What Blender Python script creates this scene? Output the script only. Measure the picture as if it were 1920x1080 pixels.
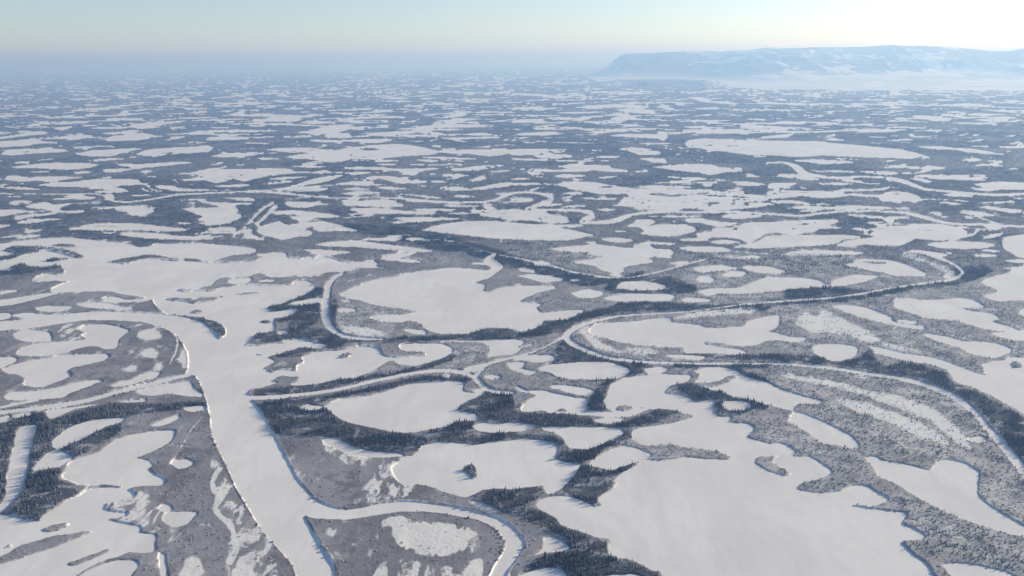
import bpy, bmesh, math, random
import numpy as np
from mathutils import Matrix, Vector
random.seed(4); np.random.seed(4)
scene = bpy.context.scene
for o in list(bpy.data.objects): bpy.data.objects.remove(o)
R = math.radians
# ------------------------------------------------------------------ camera
ALT = 800.0                     # flying height over the delta, metres
FPX = 1663.0                    # focal length in pixels of the 1920-wide photo
HOR = 111.0                     # row of the true horizon in the middle column
ROLL = R(0.55)
PITCH = math.atan((540.0-HOR)/FPX)
cam_data = bpy.data.cameras.new('camera'); cam = bpy.data.objects.new('camera', cam_data)
scene.collection.objects.link(cam); scene.camera = cam
cam_data.sensor_width = 36.0; cam_data.lens = 36.0*FPX/1920.0
cam_data.clip_start = 1.0; cam_data.clip_end = 600000.0
_F = Vector((0, math.cos(PITCH), -math.sin(PITCH))); _R = Vector((1, 0, 0)); _U = Vector((0, math.sin(PITCH), math.cos(PITCH)))
_r = _R*math.cos(ROLL)-_U*math.sin(ROLL); _u = _U*math.cos(ROLL)+_R*math.sin(ROLL)
m = Matrix((( _r.x, _u.x, -_F.x, 0), (_r.y, _u.y, -_F.y, 0), (_r.z, _u.z, -_F.z, ALT), (0, 0, 0, 1)))
cam.matrix_world = m
# ------------------------------------------------------------------ sky, sun, exposure
SUN_AZ, SUN_EL = R(64), R(17.5)   # right of the view direction, above the horizon
world = bpy.data.worlds.new('World'); scene.world = world; world.use_nodes = True
wt = world.node_tree; wt.nodes.clear()
sky = wt.nodes.new('ShaderNodeTexSky'); sky.sky_type = 'NISHITA'; sky.sun_disc = False
sky.sun_elevation = SUN_EL; sky.sun_rotation = SUN_AZ
sky.altitude = 800; sky.air_density = 0.78; sky.dust_density = 0.9; sky.ozone_density = 1.1
bg = wt.nodes.new('ShaderNodeBackground'); bg.inputs['Strength'].default_value = 0.12
wo = wt.nodes.new('ShaderNodeOutputWorld')
wt.links.new(sky.outputs['Color'], bg.inputs['Color']); wt.links.new(bg.outputs['Background'], wo.inputs['Surface'])
sun_data = bpy.data.lights.new('sun', 'SUN'); sun_data.energy = 5.0; sun_data.angle = R(0.5); sun_data.color = (1.0, 0.845, 0.60)
sun = bpy.data.objects.new('sun', sun_data); scene.collection.objects.link(sun)
_s = Vector((math.sin(SUN_AZ)*math.cos(SUN_EL), math.cos(SUN_AZ)*math.cos(SUN_EL), math.sin(SUN_EL)))
sun.rotation_euler = _s.to_track_quat('Z', 'Y').to_euler()
scene.view_settings.view_transform = 'Standard'; scene.view_settings.look = 'None'
scene.view_settings.gamma = 1.0; scene.view_settings.use_curve_mapping = False
scene.view_settings.exposure = 0.31
scene.cycles.max_bounces = 6; scene.cycles.diffuse_bounces = 3; scene.cycles.volume_bounces = 1
HAZE_DENSITY = 5.4e-5
# ---- the delta as surveyed: shorelines in photo pixels, tile = (x0, y0, scale): pixel = x0 + t/scale ----
RIVER = """-60,622 0,620 40,617 80,612 130,604 170,599 220,600 270,604 310,615 335,632 350,655 355,675 353,695 348,702 362,702 368,706 375,716 388,750 395,780 398,810 406,833 425,872 445,917 462,945 480,975 497,1000 525,1032 545,1055 557,1080 600,1200 690,1200 632,1080 627,1065 617,1047 605,1027 592,1007 580,985 570,967 592,972 630,974 667,972 705,966 742,960 780,959 817,961 855,967 895,975 920,985 937,1000 950,1020 942,1040 930,1060 920,1080 870,1200 900,1200 950,1080 960,1062 970,1045 980,1032 985,1020 975,1005 960,987 930,971 892,960 855,952 817,946 780,942 742,942 705,946 680,952 650,956 620,952 592,937 570,915 555,895 545,875 530,847 520,825 510,810 500,793 490,775 478,757 463,743 472,730 492,727 505,722 524,717 510,716 520,708 530,703 549,706 561,706 560,714 545,721 567,722 599,719 630,712 670,707 700,695 720,682 737,676 755,685 780,685 812,677 835,670 850,660 845,652 830,645 792,644 760,645 750,650 757,657 792,659 800,667 742,671 717,667 712,655 687,650 660,652 640,657 605,659 585,662 567,671 571,680 560,685 557,692 561,696 530,695 511,699 499,692 494,689 505,684 516,680 512,675 501,670 530,662 549,657 567,651 592,654 600,654 612,651 615,647 588,642 567,635 542,638 530,640 540,643 508,646 483,649 463,649 455,650 472,635 480,627 512,621 517,618 515,607 515,597 542,593 558,585 560,581 533,582 512,585 500,577 517,572 538,567 558,558 583,547 592,538 575,537 588,532 575,527 560,526 550,530 548,535 517,537 483,535 456,535 430,540 397,546 370,547 338,547 333,545 338,541 372,542 383,537 398,535 410,523 425,520 433,521 467,517 487,512 507,518 522,519 560,516 583,518 620,510 660,507 680,496 642,492 622,485 597,482 587,487 542,485 537,475 510,475 492,482 480,490 460,492 420,493 400,494 370,491 340,490 310,488 292,487 265,489 235,496 215,494 195,492 230,485 258,480 270,477 295,477 330,481 367,485 400,491 415,484 440,478 478,473 482,468 465,464 425,460 375,456 300,457 285,461 262,463 237,456 175,450 120,445 50,450 0,457 -60,460 -60,508 0,508 60,505 85,510 60,527 110,525 132,528 108,537 95,545 120,548 200,545 240,552 275,557 290,562 290,568 300,580 313,588 337,590 372,595 393,600 407,605 425,617 423,630 410,637 400,622 383,607 358,598 333,593 300,589 240,586 180,584 130,588 60,597 0,603 -60,606"""
LAKES = [
(0,0,1,"""0,562 30,558 62,553 100,549 112,550 90,556 60,563 30,570 0,574 -40,578 -40,566; 0,546 30,543 35,546 10,551 0,553; 65,577 85,574 110,574 137,576 120,582 95,585 75,582; 145,570 165,566 200,569 230,575 252,578 235,581 190,579 155,575; 0,587 20,588 18,596 0,601 -20,600 -20,588; 20,592 50,586 85,590 125,590 90,594 50,598 40,596; 190,562 210,556 240,562 290,559 270,565 220,567 195,565; 27,625 45,618 75,620 95,626 97,638 80,641 45,640 30,635; 150,618 165,609 195,608 225,613 243,620 235,627 225,635 222,645 215,653 195,654 185,649 160,650 135,657 110,664 75,668 40,667 30,662 40,655 60,646 90,642 125,640 165,636 155,628 165,624 150,620; 0,670 20,669 35,675 20,683 0,691 -30,695 -30,672; 5,693 25,684 60,676 100,671 110,666 150,665 195,664 205,669 195,676 170,682 140,688 128,695 133,705 110,715 85,724 60,726 46,722 48,710 35,703 15,700; 10,742 25,735 70,733 110,726 150,716 190,712 195,715 170,723 130,738 120,744 90,748 50,750 15,750; 0,762 40,754 75,748 75,751 40,758 0,766; 207,724 235,714 260,706 285,697 300,699 295,707 270,715 240,723 215,725; 255,735 290,724 330,718 358,716 362,727 380,738 378,744 345,742 320,738 295,741 270,741; 90,771 130,764 195,756 170,762 140,768 110,780 92,785; 25,778 60,773 62,777 45,782 25,782; 0,782 18,779 15,787 0,792 -20,792 -20,784; 222,752 255,751 275,749 270,753 230,755; 345,765 365,761 385,762 388,768 365,772 350,769; 98,838 100,825 118,810 135,799 165,790 200,785 236,784 225,792 200,800 175,812 155,822 130,834 110,842; 285,797 310,785 335,778 338,783 320,793 300,799 285,798"""),
(0,0,1,"""62,880 75,862 88,850 108,843 125,850 138,860 125,868 112,875 90,878 75,882; 118,895 125,880 130,870 150,858 180,850 195,840 210,828 225,822 245,815 275,811 300,807 328,808 322,825 310,835 290,845 265,855 255,858 280,865 285,873 278,880 290,890 312,903 300,910 260,912 240,917 225,912 195,908 180,910 150,908 135,902; 322,868 330,862 350,862 365,868 350,877 335,879; 305,972 310,962 330,960 368,960 365,970 345,985 325,988 310,980; 297,953 308,945 320,950 322,958 308,960; -60,962 0,965 15,965 30,970 50,975 75,977 80,967 100,955 120,942 145,932 165,920 190,914 225,915 240,918 250,925 255,930 240,935 215,942 200,950 195,955 215,960 240,963 235,968 205,972 215,978 250,985 262,988 265,1000 290,1002 295,1010 290,1020 292,1032 270,1037 245,1035 230,1040 200,1050 180,1058 150,1075 60,1150 -60,1150; 150,1080 170,1068 195,1057 225,1050 255,1052 262,1060 250,1075 220,1110 140,1110; 300,1037 308,1040 312,1060 315,1080 318,1120 300,1120 302,1080 300,1055; 40,799 52,796 67,797 69,806 63,822 61,838 55,856 54,872 50,890 46,908 38,925 27,940 12,954 -2,964 -30,972 -30,960 -6,950 8,936 13,914 14,892 19,872 21,854 27,838 28,820 33,808; 297,926 312,925; 372,983 398,985; 293,988 303,990; 318,834 357,835; 268,877 280,870; 292,872 301,862"""),
(0,0,1,"""540,571 565,563 600,558 607,562 600,568 570,572 548,573; 520,621 540,621 538,627 523,628; 433,523 467,521 472,526 458,533 440,532 428,530; 640,586 632,583 645,577 668,580 665,586; 640,563 655,563 660,566 645,567; 757,618 775,617 800,622 798,627 770,625; 637,553 660,540 705,525 755,517 780,510 817,505 855,502 905,506 920,507 925,499 880,494 925,491 940,495 942,503 920,520 890,530 912,535 905,545 920,548 940,540 965,537 1000,535 1035,536 1042,541 1005,550 975,565 1015,570 1005,577 1017,587 1050,583 1095,582 1085,590 1060,600 1020,600 1017,610 985,622 960,617 940,615 915,615 880,625 830,626 805,620 790,607 775,602 742,604 725,605 695,597 712,590 752,590 785,584 762,580 705,572 670,562; 822,640 860,638 905,639 930,636 975,638 985,643 970,650 978,656 960,665 935,667 912,670 920,655 905,642; 665,646 675,644 677,648; 762,641 775,640; 872,695 890,685 915,680 910,690 900,697 885,698; 910,705 925,703 940,707 930,711 912,710; 830,705 838,701 848,703 843,708 835,708; 887,732 900,728 910,733 895,736; 612,760 640,750 670,746 705,740 750,725 780,719 830,716 862,715 870,720 867,732 885,737 910,736 892,745 867,757 857,767 862,772 890,775 895,787 870,790 855,790 837,800 805,805 780,810 750,811 725,807 690,800 655,792 630,780; 565,765 575,758 600,762 610,762 595,768 575,769; 885,800 900,793 925,795 960,793 990,795 1005,800 990,806 960,810 925,812 895,808"""),
(0,0,1,"""1072,550 1105,542 1135,550 1115,558 1085,558; 1155,540 1165,530 1190,527 1225,529 1250,537 1240,543 1210,545 1170,543; 1132,560 1150,555 1185,550 1220,551 1255,552 1265,556 1258,564 1225,565 1185,565 1155,564; 1278,562 1290,558 1315,559 1335,564 1310,566 1285,566; 1337,572 1357,571; 1388,569 1412,568; 1312,545 1335,541 1385,540 1410,530 1440,520 1507,521 1535,526 1547,534 1560,534 1565,525 1600,516 1640,517 1647,519 1615,530 1580,536 1500,541 1440,547 1385,551 1350,550 1330,555 1315,551; 1107,620 1115,610 1135,606 1197,602 1210,599 1257,597 1260,605 1295,607 1335,615 1392,612 1405,602 1440,593 1460,592 1462,607 1455,615 1440,621 1455,625 1480,632 1511,634 1502,641 1477,640 1455,638 1435,640 1417,647 1385,649 1360,644 1322,640 1320,644 1347,650 1385,655 1400,662 1372,665 1322,662 1285,662 1282,652 1247,651 1197,647 1165,640 1135,634 1112,627; 1250,668 1260,665 1310,667 1325,670 1310,675 1280,673; 1205,692 1215,690 1240,688 1255,692 1245,698 1230,703 1215,700; 1012,694 1022,685 1060,681 1095,679 1135,679 1160,684 1180,692 1180,700 1160,709 1122,711 1072,711 1047,707 1035,700 1020,696; 960,675 975,668 1002,665 1037,667 1040,676 1005,680 990,676 965,676; 952,680 985,680 980,692 1008,697 992,703 970,697 955,690; 1028,725 1045,722 1080,725 1110,731 1115,737 1100,742 1075,738 1045,730; 967,724 978,728 990,733 1017,732 1040,738 1065,743 1100,748 1100,758 1093,772 1075,775 1055,765 1040,775 1025,770 990,772 977,770 985,757 995,748 1010,742 990,737 972,733; 1115,787 1135,784 1170,785 1165,790 1140,795 1120,792; 1302,697 1320,690 1350,689 1380,695 1397,705 1440,718 1465,730 1502,742 1540,752 1540,757 1502,757 1492,762 1487,770 1465,766 1435,757 1410,750 1380,745 1350,735 1335,731 1322,726 1345,725 1370,715 1382,705 1365,705 1350,714 1325,717 1305,717 1317,704 1307,699; 1353,760 1360,752 1385,751 1408,757 1405,767 1380,771 1360,768; 1017,805 1030,800 1085,801 1155,802 1167,807 1172,812 1155,822 1130,832 1110,841 1090,842 1070,840 1060,830 1057,822 1042,812"""),
(0,0,1,"""785,847 792,837 817,830 855,831 892,834 905,832 930,829 960,826 985,824 1020,826 1040,835 1047,842 1040,857 1042,862 1072,869 1090,870 1085,882 1072,897 1052,917 1035,926 1025,925 1017,910 1005,912 960,917 930,917 900,920 890,927 872,932 842,925 805,912 775,907 760,912 750,905 740,892 735,878 750,867 755,857 775,853; 586,817 600,818 610,832 630,840 655,852 692,857 720,857 760,855 745,851 712,848 665,840 635,825 607,820; 880,940 905,943 930,955 940,960 915,957 895,950; 987,1045 1010,1036 1020,1025 1022,1010 1035,1007 1055,1015 1070,1027 1067,1035 1045,1035 1020,1037; 975,1080 1010,1067 1040,1065 1060,1075 1070,1110 970,1110; 1130,1082 1170,1077 1200,1080 1220,1120 1120,1120; 1105,872 1115,862 1140,845 1165,836 1190,840 1222,853 1215,860 1205,865 1190,868 1165,875 1145,882 1125,877"""),
(0,0,1,"""1135,765 1132,752 1140,740 1145,720 1160,715 1185,707 1235,702 1297,704 1295,712 1282,719 1260,722 1247,737 1277,742 1297,750 1305,755 1322,752 1340,750 1337,760 1342,777 1350,782 1370,780 1372,787 1365,792 1402,795 1415,803 1410,812 1400,820 1425,828 1440,832 1465,832 1492,847 1486,856 1515,856 1540,870 1557,882 1560,887 1540,897 1507,905 1492,917 1515,922 1545,925 1577,921 1600,910 1627,912 1645,925 1667,937 1640,949 1615,946 1590,947 1635,955 1697,962 1700,970 1691,982 1710,990 1735,1005 1730,1012 1692,1015 1697,1025 1715,1042 1740,1060 1752,1080 1780,1120 1790,1200 1270,1200 1245,1080 1225,1070 1190,1052 1145,1042 1140,1030 1145,1012 1120,1007 1085,995 1057,987 1042,972 1017,957 1007,950 1010,940 1027,932 1050,930 1072,932 1100,942 1115,950 1130,947 1122,937 1130,927 1150,917 1157,907 1152,900 1167,887 1195,872 1210,862 1242,864 1285,857 1322,861 1365,862 1370,857 1335,844 1285,839 1260,832 1235,835 1210,834 1190,825 1182,818 1187,808 1200,802 1222,799 1247,796 1272,790 1302,781 1270,770 1235,766 1210,770 1185,780 1135,782 1110,777 1103,772 1130,772 1152,772 1145,767; 1480,790 1488,773 1510,778 1540,790 1570,805 1590,815 1600,822 1612,837 1600,841 1572,836 1540,829 1522,817 1515,810 1490,797; 1622,859 1640,856 1655,864 1702,872 1745,882 1752,872 1762,864 1787,864 1810,870 1835,885 1837,892 1832,907 1835,932 1860,952 1902,977 1920,987 1980,1010 1980,1030 1920,1007 1890,1001 1852,989 1802,972 1752,950 1715,930 1690,912 1660,899 1647,892 1637,874; 1767,1060 1780,1057 1800,1056 1840,1062 1885,1072 1910,1085 2000,1140 1850,1160 1790,1085"""),
(0,0,1,"""1522,652 1535,646 1552,645 1590,647 1607,652 1610,660 1600,670 1580,676 1552,675 1535,667; 1560,575 1580,572 1615,575 1652,587 1672,596 1680,605 1732,612 1735,617 1702,615 1665,606 1625,599 1590,587 1572,579; 1677,562 1705,559 1727,562 1760,562 1790,559 1822,562 1840,572 1845,577 1800,577 1830,584 1865,590 1875,599 1860,602 1890,612 1910,620 1865,620 1830,612 1797,602 1810,600 1772,599 1735,596 1710,587 1680,577; 1845,555 1870,546 1840,530 1850,522 1890,512 1910,500 1990,490 1990,555 1905,563 1880,566 1860,562; 1870,618 1900,612 1920,610; 1915,580 1985,570 1985,595 1915,592; 1860,625 1890,622 1985,615 1985,640 1905,638 1880,633; 1735,626 1765,629 1802,639 1852,641 1877,647 1897,655 1895,662 1880,667 1865,671 1830,666 1797,652 1765,642 1740,634; 1632,651 1652,652 1690,662 1740,669 1777,679 1810,692 1840,702 1850,702 1842,685 1860,677 1885,676 1890,670 1920,671 2000,671 2000,830 1915,772 1890,760 1865,745 1827,727 1790,715 1785,705 1772,692 1740,682 1690,675 1652,665 1637,657; 1585,699 1600,700; 1735,729 1743,731; 1683,601 1700,600 1722,603 1718,607 1695,605; 1770,629 1800,629; 1815,822 1840,818 1850,825 1840,830 1822,828; 1792,774 1806,772; 1600,706 1640,711"""),
(0,270,4,"""10,75 60,45 250,35 400,50 500,55 380,65 250,75 130,82; 570,75 700,45 900,40 1000,30 1080,38 960,55 850,90 700,97 600,85; 550,30 640,15 700,25 620,40; 1020,80 1090,45 1250,30 1560,15 1600,30 1560,60 1380,75 1200,85 1080,90; 1570,95 1650,75 1920,60 1920,85 1700,100; 100,145 150,130 230,130 220,145 150,150; 70,175 250,150 420,138 600,140 750,155 690,175 600,190 500,195 300,185 150,182; 185,206 350,205 380,212 250,215; 540,212 620,202 700,208 640,222 560,222; 660,125 760,110 900,108 860,122 720,130; 760,195 830,185 1000,185 960,200 880,215 790,212; 870,155 930,145 1050,150 1200,140 1380,130 1420,140 1300,160 1100,180 1000,190 980,175 900,165; 1040,210 1100,195 1160,205 1100,218; 30,265 120,245 400,242 650,248 520,265 400,280 200,285 100,278; 280,310 400,290 560,280 680,265 850,262 1020,265 1060,290 1150,300 920,315 820,325 600,325 380,320; -60,318 0,320 150,320 320,342 200,345 0,330 -60,330; 1160,320 1200,308 1330,315 1340,330 1230,335; 710,360 780,348 1000,352 900,365 760,368; 980,385 1100,378 1140,385 1020,395; 1400,310 1440,300 1470,312; 1600,320 1700,305 1860,302 1880,315 1750,328; 1260,350 1400,335 1550,340 1700,348 1400,358; 1380,275 1500,240 1420,215 1600,190 1760,185 1920,190 1920,260 1820,285 1750,260 1700,285 1600,295 1520,275; 770,385 830,370 870,400 850,430 790,415; 60,450 110,425 200,422 250,430 200,455 100,460; -80,500 0,495 100,490 220,500 150,520 60,540 0,545 -80,540; 190,470 290,440 370,435 400,455 540,440 560,452 450,480 480,500 620,500 640,510 560,520 420,515 330,490 240,485; 110,545 250,525 400,515 430,525 300,545 180,560 130,572; 130,590 240,565 420,560 480,565 350,580 250,597 160,602; -60,606 0,605 60,602 90,612 40,625 0,630 -60,628; 720,485 800,470 860,470 1000,460 1080,470 1165,505 1090,535 990,540 960,515 880,500 850,480 780,490; 500,640 600,615 700,597 850,592 1000,595 1150,610 1300,625 1430,635 1380,655 1200,655 900,650 650,650; 760,665 870,658 880,668 790,675; 900,680 960,663 1150,665 1300,680 1500,695 1620,710 1500,720 1230,720 1050,705 940,695; 1360,490 1440,475 1520,480 1640,475 1600,455 1500,435 1750,440 1900,440 1870,455 1770,460 1790,500 1750,540 1760,570 1680,600 1600,605 1540,585 1480,565 1520,545 1450,520 1400,500; 1680,405 1850,400 1920,415 1920,430 1800,425; 1310,595 1400,587 1440,597 1380,605; 1530,655 1580,630 1700,625 1780,630 1750,665 1640,672 1560,668; 180,660 300,640 320,648 220,672; 120,700 230,680 330,685 240,705 150,710; 0,700 150,678 180,683 40,705"""),
(480,270,4,"""60,45 180,28 400,25 520,40 600,40 780,20 900,5 1100,0 1280,30 1380,55 1300,85 1150,90 950,110 820,115 720,115 640,135 540,138 440,120 220,100 330,75 420,70 250,65 120,52; 0,103 150,100 180,110 60,122; 1310,15 1390,10 1385,28; 1380,60 1560,42 1920,40 1920,70 1750,95 1600,75 1450,72; 1150,95 1300,95 1500,100 1690,110 1600,118 1350,110; 1170,115 1300,115 1380,125 1320,138 1230,128; 890,135 920,115 1020,118 1080,128 960,138; 890,150 1000,145 1090,155 960,160; 300,145 450,142 540,145 420,155; 290,170 400,160 530,170 440,182; 0,185 90,178 260,188 300,205 420,205 520,195 480,215 250,225 80,245 0,262; 650,180 760,170 950,175 1050,185 1350,178 1390,185 1230,210 1200,235 1110,230 1060,205 960,210 940,195 760,198; 650,218 760,208 870,215 780,232 690,228; 300,305 420,265 540,238 660,235 600,260 480,295 360,308; 90,265 220,245 410,245 300,260 130,272; 40,300 160,278 280,272 260,290 130,305; 860,240 1000,240 1100,255 1160,265 1270,270 1280,290 1180,298 1050,290 960,265; 600,300 720,280 870,280 890,295 840,315 720,310; 130,340 250,322 480,322 540,335 470,360 280,355; 630,340 760,328 870,340 760,348; 890,330 1000,320 1140,335 1000,342; 620,375 760,355 920,360 940,370 820,380; 1450,190 1500,180 1550,180 1640,165 1830,155 1860,165 1700,190 1580,205 1470,200; 1750,205 1900,195 1910,205 1800,212; 1590,270 1670,250 1740,250 1680,278 1610,278; 1640,330 1780,300 1920,285 1920,310 1830,330 1700,338; 1370,335 1430,315 1560,325 1640,345 1500,355; 1300,290 1450,280 1400,295; 1390,240 1460,236 1440,248; 1400,265 1540,245 1500,265; 1480,390 1560,380 1640,390 1600,405 1510,402; 1020,370 1150,375 1390,400 1350,410 1180,390; 210,440 300,430 440,435 480,425 500,445 590,450 490,460 400,475 300,480 240,465; 580,420 680,415 720,415 660,425; 680,460 760,430 850,418 1000,415 1060,430 1060,445 1110,450 1110,470 990,475 800,468; 690,495 760,480 900,480 1050,495 1200,505 1350,515 1330,530 1200,532 1000,522 800,515; 1170,495 1250,482 1510,488 1440,498 1280,502; 1350,460 1440,455 1650,460 1700,465 1600,475 1450,472; 1670,530 1750,500 1920,485 2040,505 2160,505 2220,525 2340,545 2350,580 2300,598 2170,590 2020,575 1920,580 1800,555 1700,545; 1420,520 1560,512 1640,520 1560,532; 1030,560 1100,548 1350,550 1590,558 1480,570 1350,580 1170,590 1100,575; 1000,590 1060,580 1140,590 1080,600; 160,505 280,495 420,510 560,525 640,545 560,555 380,550 250,525; 250,545 370,545 480,570 620,605 740,640 770,655 640,660 520,665 420,640 360,610 340,590 280,565; 10,650 60,610 180,578 220,600 330,625 400,645 430,665 400,690 280,700 210,720 120,700 40,680; 0,700 80,715 0,725; 440,755 560,735 720,722 850,735 1100,765 1250,785 1330,800 1250,810 1000,795 750,775 550,768; 780,710 960,705 1000,685 1100,685 1110,705 1050,730 900,725; 1120,710 1180,700 1210,715 1170,730; 300,790 420,790 560,795 720,810 640,825 500,840 440,820 340,795; 1040,875 1100,860 1240,880 1210,892 1090,885; 350,860 400,848 440,855 380,866; 10,1030 70,1015 150,1015 120,1030 40,1035"""),
(0,0,1,"""792,432 810,425 835,419 870,415 900,414 930,414 960,417 1007,421 1042,425 1072,431 1100,437 1115,442 1095,445 1072,450 1035,451 960,449 910,446 860,440 820,436; 455,447 462,435 470,430 475,440 480,442 480,448"""),
(960,270,4,"""0,40 150,35 450,40 230,60 210,75 430,80 450,100 330,110 180,100 160,85 0,85; 0,105 200,110 400,120 650,125 800,115 700,130 400,132 0,120; 800,40 880,25 1000,30 1110,60 1110,80 960,85 890,60; 610,95 700,85 800,90 720,102; 540,70 640,65 600,75; 940,105 1050,105 1140,110 1160,145 1080,140 960,112; 1050,175 1200,155 1380,148 1510,155 1560,175 1700,175 1730,205 1600,215 1490,235 1370,215 1230,200 1120,185; 175,205 180,185 310,190 430,185 330,170 560,155 720,160 750,180 870,195 880,210 760,210 600,200 520,210 330,212; 310,240 390,225 520,230 560,240 440,255 380,255; 630,250 760,238 800,245 700,260; 20,195 80,182 100,195; 110,205 150,178 155,190; 0,260 60,250 160,265 0,272; 130,240 250,245 200,252; 0,295 150,290 350,300 360,280 600,283 700,300 760,310 640,325 680,330 870,325 900,345 760,370 680,380 540,355 450,345 400,320 250,305 100,312 0,310; 920,325 1050,308 1200,315 1340,320 1350,330 1100,332; 1180,280 1250,272 1340,290 1250,295; 1340,258 1380,248 1420,260 1370,272; 1140,250 1200,240 1240,255; 1640,285 1720,278 1830,285 1920,310 1760,315 1680,300; 1420,305 1500,300 1510,320 1440,318; 810,430 880,360 900,335 1050,335 1400,340 1700,345 1750,360 1740,375 1900,385 1920,400 1920,450 1880,475 1700,490 1500,500 1400,490 1250,485 1100,490 960,480 860,470 700,460 800,455; 500,405 600,400 800,405 780,418 600,420; 380,420 430,412 470,425 410,432; 380,370 480,355 540,370 500,385; 640,395 700,388 720,400; 0,405 150,405 165,425 100,440 0,440; 230,465 300,445 390,450 370,462 290,470; 400,465 470,460 600,465 500,475; 640,490 720,482 800,490 700,505; 190,605 280,598 330,605 520,600 540,615 450,628 380,622 250,615; 1020,545 1200,535 1420,540 1380,550 1100,550; 1190,580 1230,575 1250,590; 870,620 920,585 930,565 1050,565 1080,580 1040,605 1000,630 1080,600 1250,605 1290,600 1380,630 1390,650 1250,690 1150,695 960,680 990,650 940,625; 1260,565 1400,555 1480,570 1580,580 1700,590 1640,615 1530,620 1420,595 1330,590; 1560,545 1640,525 1800,525 1880,540 1830,555 1700,563 1600,558; 750,655 830,648 870,658 800,665; 670,715 740,700 880,710 920,725 850,738 740,735; 1020,740 1100,735 1240,745 1200,758 1080,755; 1240,722 1350,705 1400,702 1380,670 1500,655 1515,630 1640,625 1760,590 1920,583 2120,570 2430,565 2480,580 2400,605 2500,635 2300,640 2260,665 2100,680 1980,670 1900,680 1800,740 1770,745 1700,715 1600,705 1480,708 1470,725 1370,732; 1480,735 1600,718 1720,735 1660,748 1540,750; 1650,772 1800,745 1900,700 1920,690 2070,680 2270,685 2460,680 2610,690 2620,705 2480,720 2430,750 2270,765 1920,780 1720,780; 1250,780 1350,768 1560,770 1650,800 1540,812 1360,808; 270,790 400,770 530,760 600,745 510,735 640,730 630,750 760,765 830,775 1000,785 1180,790 1210,815 1180,838 900,840 700,840 560,830 620,815 450,808; 1040,850 1130,840 1210,845 1180,855; 450,890 560,870 700,858 830,860 900,865 1040,870 1060,885 950,905 830,930 850,955 800,970 700,955 620,920 520,900; 740,980 800,970 840,985 790,995; 1180,895 1250,880 1330,878 1320,890 1240,905; 1710,850 1800,835 1880,845 1830,860; 1360,935 1440,915 1580,908 1700,930 1640,945 1520,955 1430,965; 1735,930 1780,915 1920,920 2020,940 2050,965 1980,975 1920,972 1830,965; 1580,985 1650,955 1740,958 1770,975 1700,995 1610,998; 1385,1015 1420,990 1490,995 1520,1020 1490,1045 1410,1040; 30,985 150,975 250,985 390,1010 350,1030 230,1040 130,1010; 40,935 100,925 170,945 170,965 80,955; 430,1020 480,1015 530,1020 470,1030"""),
(0,0,1,"""1283,268 1300,263 1330,262 1370,264 1440,265 1560,268 1640,275 1690,280 1720,287 1745,296 1715,299 1680,297 1620,295 1560,293 1540,292 1500,295 1450,292 1400,290 1360,285 1320,280 1290,275"""),
(1440,270,4,"""185,130 250,115 430,118 640,130 650,145 520,150 400,155 300,140; 500,112 600,108 560,118; 80,225 200,225 380,260 430,265 330,275 150,255; 500,260 600,258 720,290 860,295 800,305 700,298 600,285; 380,290 500,285 640,298 560,310 400,305; 0,300 100,290 230,295 150,320 50,335 0,335; 370,205 500,195 640,205 560,215; 660,205 760,200 940,205 980,225 900,235 760,222; 860,175 960,170 1000,150 1060,145 1030,165 1150,170 1220,160 1350,180 1250,195 1100,190; 1090,250 1140,230 1300,230 1500,230 1550,220 1640,235 1640,275 1500,275 1300,265 1200,250; 1050,260 1130,255 1240,280 1200,295; 1530,300 1640,290 1700,280 1860,285 2000,300 2000,340 1800,345 1700,335 1640,350 1600,320; 1110,20 1280,15 1400,28 1540,35 1780,80 1600,75 1400,45 1250,40; 1530,15 1650,12 1660,22 1560,25; 1720,20 1990,12 1990,32; 1420,115 1560,105 1610,120 1540,135 1450,125; 1640,120 1750,125 1760,145 1700,155; 1530,160 1650,150 1780,165 1600,168; 1780,190 1860,180 1890,195; 500,350 560,335 700,335 860,335 890,345 760,355 620,355 530,370; 0,355 220,350 470,355 560,365 600,385 540,400 420,410 240,395 100,410 0,410; 580,385 640,368 760,380 840,380 900,358 1040,360 1130,385 1140,410 1260,412 1130,432 1100,445 1060,432 880,430 840,405 700,395; 0,430 100,418 240,425 300,445 520,450 420,460 200,450 0,440; 130,485 250,462 450,470 620,460 900,470 920,488 700,490 480,495 300,492; 210,505 300,495 410,498 330,512; 570,530 700,530 830,540 1030,545 1060,560 900,565 700,555; 720,590 820,580 930,590 880,605 780,605; 1190,520 1240,505 1310,520 1280,540; 1290,550 1330,540 1360,555; 1300,380 1400,370 1540,385 1520,400 1380,395; 1270,450 1320,430 1460,450 1380,460; 1420,515 1480,500 1620,510 1720,540 1600,545; 1570,480 1660,465 1750,480 1900,490 1900,515 1820,522 1700,495; 770,660 900,645 1080,600 1250,598 1420,620 1500,660 1480,690 1370,720 1240,725 1100,715 1060,735 990,765 880,770 720,755 640,770 520,765 560,735 700,710 830,690; 600,630 660,622 760,640 750,660 680,650; 1190,755 1270,735 1400,728 1600,735 1710,755 1640,780 1500,785 1300,780; 1620,620 1640,595 1720,605 1750,640 1690,650; 1610,710 1680,675 1770,665 1740,690 1670,710; 1750,745 1790,695 2000,680 2000,850 1880,850 1830,820 1780,790 1760,770; 1590,800 1650,790 1770,805 1680,812; 1540,840 1640,825 1720,835 1690,850; 1760,875 1850,868 1990,870 1990,895 1840,892; 1750,930 1850,925 1990,915 1990,940 1850,945; 150,815 260,800 450,797 690,810 720,825 550,830 300,825; 1050,800 1130,795 1250,810 1350,830 1280,855 1180,830; 580,910 650,890 660,870 720,862 870,870 960,880 1080,920 1190,975 1180,990 1080,990 960,990 880,970 750,945 680,930; 1310,990 1350,985 1400,995 1330,1005"""),
]
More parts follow.
